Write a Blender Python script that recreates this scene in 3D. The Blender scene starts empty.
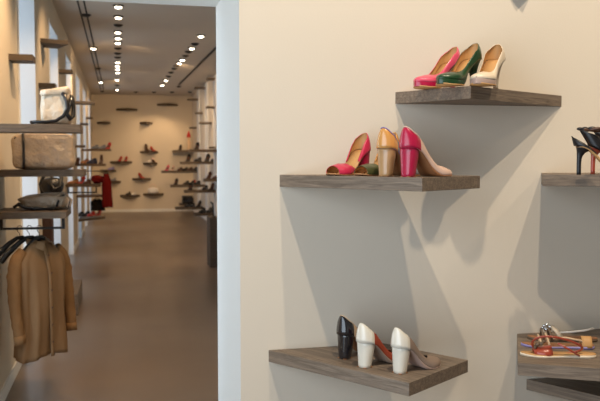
import bpy, bmesh, math, random
from mathutils import Vector, Matrix
random.seed(7)
SC = bpy.context.scene
COL = SC.collection
PI = math.pi

# ------------------------------------------------------------------ camera
FPX, HZ = 760.0, 158.8
PITCH = math.atan((200.5 - HZ) / FPX)
YAW = math.atan(181 / math.hypot(FPX, 200.5 - HZ))
EYE = Vector((0, 0, 1.5))
FW = Vector((math.sin(YAW) * math.cos(PITCH), math.cos(YAW) * math.cos(PITCH), -math.sin(PITCH)))
RT = Vector((math.cos(YAW), -math.sin(YAW), 0))
UP = RT.cross(FW)
cd = bpy.data.cameras.new('camera')
cam = bpy.data.objects.new('camera', cd)
COL.objects.link(cam)
cam.matrix_world = Matrix(((RT.x, UP.x, -FW.x, EYE.x), (RT.y, UP.y, -FW.y, EYE.y), (RT.z, UP.z, -FW.z, EYE.z), (0, 0, 0, 1)))
cd.sensor_width = 36
cd.lens = FPX * 36 / 600
cd.clip_end = 200
cd.dof.use_dof = True
cd.dof.focus_distance = 2.42
cd.dof.aperture_fstop = 6.3
SC.camera = cam

# ------------------------------------------------------------------ world, exposure
w = bpy.data.worlds.new('world'); SC.world = w; w.use_nodes = True
bg = w.node_tree.nodes['Background']
bg.inputs[0].default_value = (0.62, 0.78, 1.0, 1); bg.inputs[1].default_value = 0.7
SC.view_settings.view_transform = 'Standard'
SC.view_settings.look = 'None'
SC.view_settings.gamma = 1
SC.view_settings.exposure = 0.0
SC.view_settings.use_curve_mapping = False

# dimensions of the place
WY, WY2 = 2.55, 3.17          # display wall front and back
JX = 0.397                    # opening's right jamb
LX = -0.72                    # shop's left wall
RX = 2.06                     # far hall's right wall
FY = 22.0                     # far wall
CZ, NZ = 3.3, 4.1             # ceilings: hall, front room
LZ = 2.126                    # lintel underside
BACKY, SIDEX = -3.0, 4.2

# ------------------------------------------------------------------ lights
def lamp(name, kind, loc, energy, color, target=None, size=0.05, spot=60, blend=0.5, sy=None, parent=None):
    d = bpy.data.lights.new(name, kind); d.energy = energy; d.color = color
    if kind == 'AREA':
        d.shape = 'RECTANGLE'; d.size = size; d.size_y = sy or size
    elif kind == 'SPOT':
        d.spot_size = math.radians(spot); d.spot_blend = blend; d.shadow_soft_size = size
    else:
        d.shadow_soft_size = size
    o = bpy.data.objects.new(name, d); COL.objects.link(o); o.location = loc
    if target is not None:
        o.rotation_euler = (Vector(target) - Vector(loc)).to_track_quat('-Z', 'Y').to_euler()
    if parent: o.parent = parent
    return o
WARM = (1.0, 0.76, 0.50)
WARM2 = (1.0, 0.66, 0.36)
COOL = (0.82, 0.92, 1.0)
# daylight through an added, unseen opening beside the camera and the tall windows at the left
lamp('side_opening_daylight', 'AREA', (LX - 0.45, 0.1, 1.5), 64, COOL, (3, 0.3, 1.4), 3.2, sy=2.3)
WINS = [(3.38, 4.5)] + [(6.0 + 2.62 * k, 7.12 + 2.62 * k) for k in range(6)]
for k, (a, b) in enumerate(WINS):
    lamp('window_daylight', 'AREA', (LX - 0.62, (a + b) / 2, 1.5), (46, 17, 12, 10, 8, 8, 8, 8)[k], COOL, (3, (a + b) / 2, 1.4), b - a, sy=2.9)
# ceiling spots of the front room aimed at the shelf wall
KC = (1.0, 0.825, 0.615)
KEYS = [((0.72, 1.07, 4.02), 165, KC, (0.85, 2.55, 1.2), 95),
        ((1.52, 0.95, 4.02), 140, KC, (1.45, 2.55, 1.1), 95),
        ((3.3, 0.9, 4.02), 105, KC, (2.75, 2.55, 1.6), 52)]
# spots of the hall that hang above the lintel, out of the camera's view
HIDDEN = [((0.25, 3.5, 3.2), 110, WARM2, (-.45, 4.9, 1.3), 70), ((0.1, 5.0, 3.2), 105, WARM2, (LX, 5.05, 1.6), 90), ((0.1, 6.3, 3.2), 60, WARM2, (LX, 6.6, 1.6), 85), ((0.2, 7.6, 3.2), 60, WARM2, (LX, 8.4, 1.6), 95)]

# ------------------------------------------------------------------ pixel -> place helpers
def ray(x, y): return FW + RT * ((x - 300) / FPX) + UP * ((200.5 - y) / FPX)
def on_y(x, y, Y): r = ray(x, y); return EYE + r * (Y / r.y)
def on_x(x, y, X): r = ray(x, y); return EYE + r * (X / r.x)
def on_z(x, y, Z): r = ray(x, y); return EYE + r * ((Z - EYE.z) / r.z)

# ------------------------------------------------------------------ materials
def mat(name, col, rough=0.6, metal=0.0, spec=0.5, coat=0.0, noise=0.0, nscale=8.0, bump=0.0, bscale=60.0, emit=None, estr=0):
    m = bpy.data.materials.new(name); m.use_nodes = True
    nt = m.node_tree; b = nt.nodes['Principled BSDF']
    b.inputs['Base Color'].default_value = (*col, 1)
    b.inputs['Roughness'].default_value = rough
    b.inputs['Metallic'].default_value = metal
    b.inputs['Specular IOR Level'].default_value = spec
    b.inputs['Coat Weight'].default_value = coat
    b.inputs['Coat Roughness'].default_value = 0.08
    tc = nt.nodes.new('ShaderNodeTexCoord')
    if noise:
        n = nt.nodes.new('ShaderNodeTexNoise'); n.inputs['Scale'].default_value = nscale; n.inputs['Detail'].default_value = 5
        nt.links.new(tc.outputs['Object'], n.inputs['Vector'])
        r = nt.nodes.new('ShaderNodeMix'); r.data_type = 'RGBA'
        r.inputs[6].default_value = (*[max(0, c * (1 - noise)) for c in col], 1)
        r.inputs[7].default_value = (*[min(1, c * (1 + noise)) for c in col], 1)
        nt.links.new(n.outputs['Fac'], r.inputs[0]); nt.links.new(r.outputs[2], b.inputs['Base Color'])
    if bump:
        n2 = nt.nodes.new('ShaderNodeTexNoise'); n2.inputs['Scale'].default_value = bscale; n2.inputs['Detail'].default_value = 4
        nt.links.new(tc.outputs['Object'], n2.inputs['Vector'])
        bp = nt.nodes.new('ShaderNodeBump'); bp.inputs['Strength'].default_value = bump; bp.inputs['Distance'].default_value = 0.05 if bump > .6 else 0.01
        nt.links.new(n2.outputs['Fac'], bp.inputs['Height']); nt.links.new(bp.outputs['Normal'], b.inputs['Normal'])
    if emit:
        b.inputs['Emission Color'].default_value = (*emit, 1); b.inputs['Emission Strength'].default_value = estr
    return m

def wood(name, c1, c2):
    m = bpy.data.materials.new(name); m.use_nodes = True
    nt = m.node_tree; b = nt.nodes['Principled BSDF']; b.inputs['Roughness'].default_value = 0.62
    tc = nt.nodes.new('ShaderNodeTexCoord'); mp = nt.nodes.new('ShaderNodeMapping')
    mp.inputs['Scale'].default_value = (2.2, 26, 34)
    nt.links.new(tc.outputs['Object'], mp.inputs['Vector'])
    n = nt.nodes.new('ShaderNodeTexNoise'); n.inputs['Scale'].default_value = 2.4; n.inputs['Detail'].default_value = 8; n.inputs['Roughness'].default_value = 0.7; n.inputs['Distortion'].default_value = 1.4
    nt.links.new(mp.outputs['Vector'], n.inputs['Vector'])
    cr = nt.nodes.new('ShaderNodeValToRGB')
    cr.color_ramp.elements[0].position = 0.32; cr.color_ramp.elements[0].color = (*c1, 1)
    cr.color_ramp.elements[1].position = 0.68; cr.color_ramp.elements[1].color = (*c2, 1)
    nt.links.new(n.outputs['Fac'], cr.inputs['Fac']); nt.links.new(cr.outputs['Color'], b.inputs['Base Color'])
    bp = nt.nodes.new('ShaderNodeBump'); bp.inputs['Strength'].default_value = 0.25; bp.inputs['Distance'].default_value = 0.004
    nt.links.new(n.outputs['Fac'], bp.inputs['Height']); nt.links.new(bp.outputs['Normal'], b.inputs['Normal'])
    return m

M = {}
M['wall'] = mat('cream_wall_paint', (0.76, 0.69, 0.58), 0.75, spec=0.25, noise=0.02, nscale=3, bump=0.05, bscale=160)
M['jamb'] = mat('white_wall_paint', (0.80, 0.80, 0.77), 0.7, spec=0.25, noise=0.02, nscale=3)
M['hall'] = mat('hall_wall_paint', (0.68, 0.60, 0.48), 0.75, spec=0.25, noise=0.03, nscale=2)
M['ceil'] = mat('ceiling_paint', (0.62, 0.56, 0.48), 0.85, spec=0.2, noise=0.02, nscale=2)
M['white'] = mat('white_lacquer', (0.82, 0.84, 0.85), 0.5)
M['shelf'] = wood('grey_brown_oak', (0.100, 0.074, 0.053), (0.300, 0.232, 0.172))
M['shelfw'] = wood('warm_brown_oak', (0.062, 0.038, 0.021), (0.185, 0.118, 0.068))
M['shelfd'] = wood('dark_oak', (0.060, 0.042, 0.028), (0.13, 0.095, 0.065))
M['metal'] = mat('blackened_steel', (0.03, 0.027, 0.025), 0.45, metal=0.6)
M['black'] = mat('black_leather', (0.012, 0.012, 0.014), 0.35, spec=0.5, noise=0.2, nscale=20)
M['plastic'] = mat('black_plastic', (0.015, 0.015, 0.017), 0.3)
M['patblack'] = mat('black_patent_leather', (0.012, 0.012, 0.016), 0.15, coat=1.0)
M['patwhite'] = mat('ivory_patent_leather', (0.80, 0.75, 0.64), 0.25, coat=0.8)
M['rust'] = mat('rust_suede', (0.33, 0.05, 0.018), 0.8, noise=0.1, nscale=60)
M['taupe'] = mat('taupe_suede', (0.30, 0.22, 0.17), 0.9, noise=0.1, nscale=60)
M['beige'] = mat('beige_leather', (0.72, 0.52, 0.33), 0.5)
M['nude'] = mat('nude_leather', (0.76, 0.54, 0.44), 0.45)
M['cream'] = mat('cream_leather', (0.80, 0.68, 0.52), 0.4, coat=0.2)
M['nudeplat'] = mat('mauve_beige_leather', (0.48, 0.35, 0.30), 0.45)
M['tan'] = mat('tan_lining', (0.58, 0.32, 0.12), 0.55, noise=0.06, nscale=30)
M['tandark'] = mat('brown_lining', (0.34, 0.15, 0.06), 0.55)
M['pink'] = mat('pink_leather', (0.76, 0.085, 0.16), 0.35, coat=0.35)
M['pinkdark'] = mat('magenta_leather', (0.46, 0.008, 0.055), 0.3, coat=0.5)
M['raspberry'] = mat('raspberry_leather', (0.60, 0.025, 0.085), 0.35, coat=0.3)
M['green'] = mat('dark_green_leather', (0.008, 0.050, 0.014), 0.35, coat=0.4)
M['olive'] = mat('olive_leather', (0.07, 0.075, 0.02), 0.4, coat=0.3)
M['ochre'] = mat('ochre_patent_leather', (0.68, 0.33, 0.09), 0.25, coat=0.9)
M['caramel'] = mat('caramel_patent_leather', (0.50, 0.29, 0.13), 0.3, coat=0.7)
M['purple'] = mat('violet_leather', (0.20, 0.15, 0.42), 0.45)
M['lilac'] = mat('lavender_leather', (0.30, 0.27, 0.55), 0.45)
M['red'] = mat('red_leather', (0.50, 0.025, 0.015), 0.4, coat=0.2)
M['redstrap'] = mat('red_brown_strap_leather', (0.38, 0.06, 0.03), 0.3, coat=0.5)
M['snake'] = mat('brown_snakeskin', (0.16, 0.11, 0.07), 0.5, noise=0.7, nscale=120)
M['gem'] = mat('silver_gems', (0.75, 0.8, 0.85), 0.12, metal=0.9)
M['suede'] = mat('tan_suede', (0.245, 0.135, 0.060), 0.92, spec=0.12, noise=0.25, nscale=11, bump=0.5, bscale=26)
M['suedein'] = mat('suede_facing', (0.26, 0.155, 0.078), 0.9, spec=0.15)
M['bagtaupe'] = mat('taupe_bag_leather', (0.40, 0.30, 0.205), 0.33, noise=0.12, nscale=9, bump=0.9, bscale=9)
M['bagcream'] = mat('cream_bag_leather', (0.66, 0.54, 0.40), 0.42, noise=0.10, nscale=9, bump=0.8, bscale=11)
M['baggrey'] = mat('grey_brown_bag_leather', (0.33, 0.25, 0.175), 0.34, noise=0.12, nscale=9, bump=0.8, bscale=11)
M['brown'] = mat('brown_leather', (0.085, 0.036, 0.018), 0.4)
M['navy'] = mat('navy_leather', (0.03, 0.035, 0.07), 0.4)
M['grey'] = mat('grey_leather', (0.20, 0.21, 0.24), 0.4)
M['whitel'] = mat('white_leather', (0.75, 0.72, 0.68), 0.4)
M['redcloth'] = mat('red_wool', (0.15, 0.009, 0.008), 0.95, spec=0.1)
M['darkcloth'] = mat('black_wool', (0.015, 0.012, 0.012), 0.95, spec=0.1)
M['lit'] = mat('lit_lamp', (1, 1, 1), 0.5, emit=(1.0, 0.86, 0.66), estr=14)
M['unlit'] = mat('dark_lamp_lens', (0.05, 0.045, 0.04), 0.3)
M['slot'] = mat('black_slot', (0.01, 0.01, 0.01), 0.8)

# polished floor
m = bpy.data.materials.new('polished_brown_floor'); m.use_nodes = True; nt = m.node_tree; b = nt.nodes['Principled BSDF']
tc = nt.nodes.new('ShaderNodeTexCoord'); n = nt.nodes.new('ShaderNodeTexNoise'); n.inputs['Scale'].default_value = 0.9; n.inputs['Detail'].default_value = 6
nt.links.new(tc.outputs['Object'], n.inputs['Vector'])
cr = nt.nodes.new('ShaderNodeValToRGB'); cr.color_ramp.elements[0].position = 0.3; cr.color_ramp.elements[0].color = (0.150, 0.108, 0.078, 1)
cr.color_ramp.elements[1].position = 0.7; cr.color_ramp.elements[1].color = (0.215, 0.155, 0.110, 1)
nt.links.new(n.outputs['Fac'], cr.inputs['Fac']); nt.links.new(cr.outputs['Color'], b.inputs['Base Color'])
b.inputs['Roughness'].default_value = 0.30; b.inputs['Specular IOR Level'].default_value = 0.45
M['floor'] = m
# window glass: clear with a weak reflection
m = bpy.data.materials.new('window_glass'); m.use_nodes = True; nt = m.node_tree; nt.nodes.clear()
o_ = nt.nodes.new('ShaderNodeOutputMaterial'); mx = nt.nodes.new('ShaderNodeMixShader'); mx.inputs[0].default_value = 0.06
t_ = nt.nodes.new('ShaderNodeBsdfTransparent'); t_.inputs[0].default_value = (0.95, 0.98, 1, 1); g_ = nt.nodes.new('ShaderNodeBsdfGlossy'); g_.inputs['Roughness'].default_value = 0.02
nt.links.new(t_.outputs[0], mx.inputs[1]); nt.links.new(g_.outputs[0], mx.inputs[2]); nt.links.new(mx.outputs[0], o_.inputs[0])
M['glass'] = m

# ------------------------------------------------------------------ mesh builder
class MB:
    def __init__(s): s.v = []; s.f = []; s.m = []
    def quad(s, a, b, c, d, mi=0): s.f.append((a, b, c, d)); s.m.append(mi)
    def box(s, x0, x1, y0, y1, z0, z1, mi=0, mtx=None):
        n = len(s.v)
        for p in ((x0, y0, z0), (x1, y0, z0), (x1, y1, z0), (x0, y1, z0), (x0, y0, z1), (x1, y0, z1), (x1, y1, z1), (x0, y1, z1)):
            p = Vector(p); s.v.append(tuple(mtx @ p if mtx else p))
        for q in ((0, 3, 2, 1), (4, 5, 6, 7), (0, 1, 5, 4), (1, 2, 6, 5), (2, 3, 7, 6), (3, 0, 4, 7)):
            s.f.append(tuple(n + i for i in q)); s.m.append(mi)
        return s
    def prism(s, poly, z0, z1, mi=0):
        n = len(s.v); k = len(poly)
        for z in (z0, z1):
            for p in poly: s.v.append((p[0], p[1], z))
        s.f.append(tuple(n + i for i in reversed(range(k)))); s.m.append(mi)
        s.f.append(tuple(n + k + i for i in range(k))); s.m.append(mi)
        for i in range(k):
            j = (i + 1) % k; s.f.append((n + i, n + j, n + k + j, n + k + i)); s.m.append(mi)
        return s
    def loft(s, rings, closed=True, cap=True, mi=0):
        n = len(s.v); k = len(rings[0])
        for r in rings:
            for p in r: s.v.append(tuple(p))
        for i in range(len(rings) - 1):
            for j in range(k if closed else k - 1):
                j2 = (j + 1) % k
                s.f.append((n + i * k + j, n + i * k + j2, n + (i + 1) * k + j2, n + (i + 1) * k + j)); s.m.append(mi)
        if cap and closed:
            s.f.append(tuple(n + j for j in reversed(range(k)))); s.m.append(mi)
            s.f.append(tuple(n + (len(rings) - 1) * k + j for j in range(k))); s.m.append(mi)
        return s
    def tube(s, pts, r, seg=8, closed=False, mi=0, flat=1.0):
        pts = [Vector(p) for p in pts]; K = len(pts); rings = []
        rr = r if isinstance(r, (list, tuple)) else [r] * K
        prev = None
        for i, p in enumerate(pts):
            if closed: t = pts[(i + 1) % K] - pts[i - 1]
            else: t = pts[min(i + 1, K - 1)] - pts[max(i - 1, 0)]
            t.normalize()
            if prev is None:
                a = Vector((0, 0, 1)) if abs(t.z) < 0.9 else Vector((1, 0, 0))
                u = t.cross(a).normalized()
            else:
                u = (prev - t * prev.dot(t)).normalized()
            prev = u; v = t.cross(u)
            rings.append([p + u * math.cos(2 * PI * j / seg) * rr[i] * flat + v * math.sin(2 * PI * j / seg) * rr[i] for j in range(seg)])
        if closed:
            n = len(s.v)
            s.loft(rings + [rings[0]], True, False, mi)
        else: s.loft(rings, True, True, mi)
        return s
    def ball(s, c, r, seg=8, mi=0, sc=(1, 1, 1)):
        rings = []
        for i in range(seg + 1):
            a = PI * (0.02 + 0.96 * i / seg) - PI / 2
            rings.append([(c[0] + r * sc[0] * math.cos(a) * math.cos(2 * PI * j / seg), c[1] + r * sc[1] * math.cos(a) * math.sin(2 * PI * j / seg), c[2] + r * sc[2] * math.sin(a)) for j in range(seg)])
        return s.loft(rings, True, True, mi)
    def build(s, name, mats, parent=None, smooth=False, bevel=0, solid=0, sub=0, inner=0, rim=0, loc=None, rz=0, weld=False):
        me = bpy.data.meshes.new(name); me.from_pydata([tuple(v) for v in s.v], [], s.f)
        if not isinstance(mats, (list, tuple)): mats = [mats]
        for m_ in mats: me.materials.append(m_)
        for i, p in enumerate(me.polygons):
            p.material_index = s.m[i]; p.use_smooth = smooth
        me.validate(); me.update()
        if weld:
            bm = bmesh.new(); bm.from_mesh(me); bmesh.ops.remove_doubles(bm, verts=bm.verts, dist=0.00012); bm.to_mesh(me); bm.free()
        o = bpy.data.objects.new(name, me); COL.objects.link(o)
        if parent: o.parent = parent
        if loc is not None: o.location = loc
        o.rotation_euler[2] = rz
        if solid:
            md = o.modifiers.new('solid', 'SOLIDIFY'); md.thickness = abs(solid); md.offset = 1 if solid < 0 else -1
            md.material_offset = inner; md.material_offset_rim = rim; md.use_even_offset = False
        if bevel:
            md = o.modifiers.new('bevel', 'BEVEL'); md.width = bevel; md.segments = 2; md.limit_method = 'ANGLE'; md.angle_limit = 0.7
        if sub:
            md = o.modifiers.new('sub', 'SUBSURF'); md.levels = sub; md.render_levels = sub
        return o

def empty(name, loc, rz=0):
    o = bpy.data.objects.new(name, None); COL.objects.link(o); o.location = loc; o.rotation_euler[2] = rz; o.empty_display_size = 0.05
    return o
def tag(o, label, cat, group=None, kind=None):
    o['label'] = label; o['category'] = cat
    if group: o['group'] = group
    if kind: o['kind'] = kind
    return o
def struct(o, label=None):
    o['kind'] = 'structure'
    if label: o['label'] = label
    return o

# ------------------------------------------------------------------ the shell
struct(MB().box(LX - 0.6, SIDEX, BACKY - 0.3, FY + 0.3, -0.1, 0).build('floor', M['floor']), 'polished brown floor running through the hall')
struct(MB().box(LX - 0.35, RX + 0.2, WY2, FY + 0.3, CZ, CZ + 0.15).build('ceiling', M['ceil']), 'beige hall ceiling with rows of spotlights')
struct(MB().box(LX - 0.35, SIDEX, BACKY - 0.3, WY2 + .05, NZ, NZ + 0.15).build('ceiling_front', M['taupe']), 'front room ceiling')
# display wall with the opening: pier right of the opening and the lintel over it
f = MB()
f.box(JX, SIDEX, WY, WY2, 0, NZ)
f.box(LX, JX, WY, WY2, LZ, NZ)
dw = f.build('wall_front', [M['wall'], M['jamb']])
for p in dw.data.polygons:
    c = p.center; nn = p.normal
    if nn.x < -0.5 and abs(c.x - JX) < 0.01 and c.z < LZ: p.material_index = 1
    if nn.z < -0.5 and abs(c.z - LZ) < 0.01: p.material_index = 1
struct(dw, 'cream display wall carrying the near shelves')
# left wall with window openings
f = MB(); ys = [2.0] + [v for w_ in WINS for v in w_] + [FY]
WT = 3.0
for i in range(0, len(ys), 2): f.box(LX - 0.35, LX, ys[i], ys[i + 1], 0, CZ)
for a, b in WINS: f.box(LX - 0.35, LX, a, b, WT, CZ)
f.box(LX - 0.35, LX, BACKY, -1.7, 0, NZ); f.box(LX - 0.35, LX, -1.7, 2.0, 2.8, NZ); f.box(LX - 0.35, LX, 2.0, WY2, CZ, NZ); f.box(LX - 0.35, LX, -1.7, 2.0, 0, 0.25)
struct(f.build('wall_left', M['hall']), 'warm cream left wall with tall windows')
struct(MB().box(RX, RX + 0.2, WY2, FY, 0, CZ).build('wall_right', M['wall']), 'cream right wall of the hall')
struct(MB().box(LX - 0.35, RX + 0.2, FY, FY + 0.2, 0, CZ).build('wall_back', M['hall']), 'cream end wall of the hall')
struct(MB().box(SIDEX, SIDEX + 0.2, BACKY, WY2, 0, NZ).build('wall_side', M['ceil']))
f = MB(); f.box(LX - 0.35, SIDEX, BACKY - 0.02, BACKY, 0, NZ)
struct(f.build('wall_entrance', M['ceil']))
# windows in the left wall
for k, (a, b) in enumerate(WINS):
    f = MB(); x0, x1 = LX - 0.35, LX - 0.29
    f.box(x0, x1, a, a + 0.05, 0, WT); f.box(x0, x1, b - 0.05, b, 0, WT); f.box(x0, x1, a + 0.05, b - 0.05, WT - 0.05, WT); f.box(x0, x1, a + 0.05, b - 0.05, 0, 0.06)
    # painted white reveal lining
    f.box(x1, LX + 0.012, b - 0.014, b, 0, WT); f.box(x1, LX + 0.012, a, a + 0.014, 0, WT); f.box(x1, LX, a + 0.014, b - 0.014, WT - 0.014, WT)
    o = struct(f.build('window_%d' % (k + 1), M['white']), None)
    MB().box(x0 + 0.025, x0 + 0.031, a + 0.05, b - 0.05, 0.06, WT - 0.05).build('pane', M['glass'], o)
# baseboards
f = MB()
for i in range(0, len(ys), 2):
    if ys[i + 1] > 3.2: f.box(LX, LX + 0.012, max(ys[i], 3.2), ys[i + 1], 0, 0.09)
struct(f.build('baseboard_left', M['jamb']))
struct(MB().box(RX - 0.012, RX, WY2 + .05, FY, 0, 0.10).build('baseboard_right', M['white']))
struct(MB().box(LX, RX - 0.012, FY - 0.012, FY, 0, 0.08).build('baseboard_back', M['jamb']))
# white strips standing in for the bright reveals on the far right wall
for k, yy in enumerate((16.3, 18.0, 19.9)):
    struct(MB().box(RX - 0.03, RX, yy, yy + 0.5, 0.1, CZ).build('trim_%d' % (k + 1), M['white']))

# ------------------------------------------------------------------ shelves
TH = 0.041
def clip(poly, axis, lim, keep_less=True):
    out = []
    for i in range(len(poly)):
        a, b = Vector(poly[i]), Vector(poly[(i + 1) % len(poly)])
        da = (a[axis] - lim) * (1 if keep_less else -1); db = (b[axis] - lim) * (1 if keep_less else -1)
        if da <= 0: out.append(a)
        if (da < 0 < db) or (db < 0 < da): out.append(a + (b - a) * (da / (da - db)))
    return out
SHELVES = 'dark oak display shelves set into the walls'
def shelf(N, ang, le, wi, ztop, plane, label, sgn=1, mt='shelf', th=TH):
    """rectangle with a free corner N; le runs along ang, wi along ang+90*sgn; cut where it enters the wall"""
    u = Vector((math.cos(ang), math.sin(ang))); v = Vector((-u.y, u.x)) * sgn; N = Vector(N)
    P = [N, N + u * le, N + u * le + v * wi, N + v * wi]
    if plane == 'near': P = clip(P, 1, WY)
    elif plane == 'left': P = clip(P, 0, LX, False)
    elif plane == 'right': P = clip(P, 0, RX)
    elif plane == 'back': P = clip(P, 1, FY)
    area = sum(P[i].x * P[(i + 1) % len(P)].y - P[(i + 1) % len(P)].x * P[i].y for i in range(len(P)))
    if area < 0: P.reverse()
    c = sum(P, Vector((0, 0))) / len(P)
    Q = []
    for p in P:
        d = p - c; Q.append((d.x * math.cos(-ang) - d.y * math.sin(-ang), d.x * math.sin(-ang) + d.y * math.cos(-ang)))
    o = MB().prism(Q, 0, th).build('display_shelf', M[mt], bevel=0.0012 if plane == 'near' else 0, loc=(c.x, c.y, ztop - th), rz=ang)
    return tag(o, label, 'shelf', SHELVES)
ZA, ZB, ZC, ZD, ZE, ZF = 1.735, 1.4455, 0.840, 1.4475, 0.846, 0.671
aC = math.radians(124.7)
shelf((0.824, 2.074), aC, 0.85, 0.345, ZC, 'near', 'lower left wood shelf holding three block heeled pumps seen from behind', -1)
shelf((0.858, 2.070), math.radians(124), 0.85, 0.335, ZB, 'near', 'middle wood shelf holding pink, green, tan and magenta heeled shoes', -1)
aA = math.radians(28.9)
shelf((1.106, 2.2715), aA, 0.70, 0.50, ZA, 'near', 'highest near shelf holding the pink, green and cream platform pumps', 1)
aD = math.radians(-30)
shelf((1.413, 2.345), aD, 0.62, 0.5, ZD, 'near', 'right hand wood shelf carrying black stiletto sandals', 1)
shelf((1.237, 2.18), math.radians(-28.95), 0.58, 0.60, ZE, 'near', 'low right shelf holding three flat strappy sandals', 1)
shelf((1.7725, 2.046), math.radians(119.8), 0.80, 0.34, ZF, 'near', 'lowest right wood shelf tucked under the flat sandals shelf', -1)

bq = on_y(517, -4.0, WY)
aG = math.radians(39.8)
shelf((bq.x, WY - .046), aG, 0.3, 0.3, bq.z + TH, 'near', 'small wood shelf tip high on the wall, above the cream platform pump', 1)

# ------------------------------------------------------------------ shoes
def interp(tab, t):
    if t <= tab[0][0]: return tab[0][1]
    for (a, va), (b, vb) in zip(tab, tab[1:]):
        if t <= b: u = (t - a) / (b - a); return va + (vb - va) * u
    return tab[-1][1]
WTAB = [(0, .001), (.01, .0105), (.03, .0165), (.06, .0215), (.12, .0262), (.25, .0265), (.4, .0248), (.55, .0300), (.7, .0365), (.8, .0338), (.9, .0245), (.95, .0165), (.98, .0095), (1, .001)]
HT_PUMP = [(0, .061), (.02, .059), (.05, .053), (.10, .043), (.18, .037), (.28, .034), (.4, .031), (.52, .028), (.62, .028), (.7, .032), (.8, .028), (.9, .021), (.96, .015), (1, .007)]
HT_DORS = [(0, .061), (.02, .059), (.05, .054), (.10, .046), (.2, .036), (.3, .020), (.38, .006), (.5, .006), (.56, .022), (.66, .036), (.8, .034), (.9, .028)]
class Last:
    def __init__(s, L=.205, hh=.082, pf=0.0, ht=HT_PUMP, throat=.70, wid=1.0, th=.004, point=0):
        s.L, s.hh, s.pf, s.ht, s.throat, s.wid, s.th = L, hh, pf, ht, throat, wid, th; s.hk = 1.0; s.open = .80; s.lean = .004
    def g(s, t): return 1 - .2 * t if t < .0 else .5 * (1 + math.cos(PI * min(1, max(0, (t - .06) / .62))))
    def S(s, t): return s.pf + s.th + s.hh * s.g(t) + .004 * max(0, t - .85) / .15
    def bot(s, t):
        k = min(1, max(0, (t - .42) / .16)); return (s.S(t) - s.th) * (1 - k) + 0.0005 * k + (k * .004 * max(0, t - .85) / .15)
    def w(s, t): return interp(WTAB, t) * s.wid
    def rows(s, a, b, n):
        r = [a + (b - a) * (.5 - .5 * math.cos(PI * i / n)) for i in range(n + 1)]; return r
    def strip(s, mb, t0, t1, n=22, mcol=8, mi=0):
        for side in (1, -1):
            rings = []
            for t in s.rows(t0, t1, n):
                h = interp(s.ht, t) * s.hk; w_ = s.w(t)
                yt = min(s.open, .55 + 2.2 * t) * math.sqrt(max(0, 1 - (t / s.throat) ** 4)) if t < s.throat else 0
                row = []
                for j in range(mcol + 1):
                    u = j / mcol
                    y = w_ * (1 - (1 - yt) * u ** 2.2) * (1 + (.12 * math.cos(1.5 * u) if t < .2 else .12 * math.cos(1.5 * u) * max(0, 1 - (t - .2) / .15) + .06 * math.sin(PI * u) * min(1, (t - .2) / .15))); z = h * (1 - (1 - u) ** 1.5)
                    x = t * s.L
                    if t < .3: x += (-.006 * math.cos(1.5 * u) + s.lean * u) * (1 - t / .3)
                    row.append((x, side * y, s.S(t) + z - (.0026 if t < .2 else .001)))
                rings.append(row if side == 1 else row[::-1])
                if t == 0: rings[-1] = [(p_[0], 0.0, p_[2]) for p_ in rings[-1]]
            mb.loft(rings, False, False, mi)
        return mb
    def binding(s, t1, r=.0017):
        ts = s.rows(0, t1, 16); pts = []
        for side, seq in ((-1, ts[::-1]), (1, ts[1:])):
            for t in seq:
                h = interp(s.ht, t) * s.hk; w_ = s.w(t) if t > 0 else 0
                yt = min(s.open, .55 + 2.2 * t) * math.sqrt(max(0, 1 - (t / s.throat) ** 4))
                x = t * s.L + (s.lean * (1 - t / .3) if t < .3 else 0)
                pts.append((x, side * w_ * yt * 1.01, s.S(t) + h - .001))
        return MB().tube(pts, r, 6)
    def slab(s, mb, zt, zb, t0=0, t1=1, n=22, k=1.0, mi=0):
        rings = []
        for t in s.rows(t0, t1, n):
            w_ = s.w(t) * k; x = t * s.L
            rings.append([(x, -w_, zb(t)), (x, w_, zb(t)), (x, w_, zt(t)), (x, 0, zt(t) - .0004), (x, -w_, zt(t))])
        return mb.loft(rings, True, True, mi)
    def heel(s, mb, kind='block', mi=0, seg=20, tip=None):
        rings = []; K = 9
        h = s.S(0) - s.th
        if kind == 'block': X1, wb, lb, xs = .052, .0195, .036, .003
        elif kind == 'slim': X1, wb, lb, xs = .048, .0085, .011, .012
        else: X1, wb, lb, xs = .046, .0065, .014, .004
        for i in range(K + 1):
            q = i / K   # 0 top 1 bottom
            e = q ** .75 if kind != 'block' else q
            if kind != 'block': e = 1 - (1 - q) ** (2.6 if kind == 'slim' else 7)
            ring = []
            for j in range(seg):
                a = 2 * PI * j / seg
                cx, cy = math.cos(a), math.sin(a)
                # top outline
                xt = X1 / 2 - X1 / 2 * cx if cx > 0 else X1 / 2 - X1 / 2 * cx
                tt = max(0, min(.99, xt / s.L)); 
                yt = .0272 * s.wid * (abs(cy) ** .8) * (1 if cy > 0 else -1)
                xb = xs + lb / 2 - lb / 2 * (abs(cx) ** .7) * (1 if cx > 0 else -1)
                yb = wb * (abs(cy) ** .75) * (1 if cy > 0 else -1)
                x = xt + (xb - xt) * e; y = yt + (yb - yt) * e
                ztop = s.S(tt) - .0012
                ring.append((x, y, ztop * (1 - q) + .0003 * q))
            rings.append(ring)
        return mb.loft(rings[::-1], True, True, mi)

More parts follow.
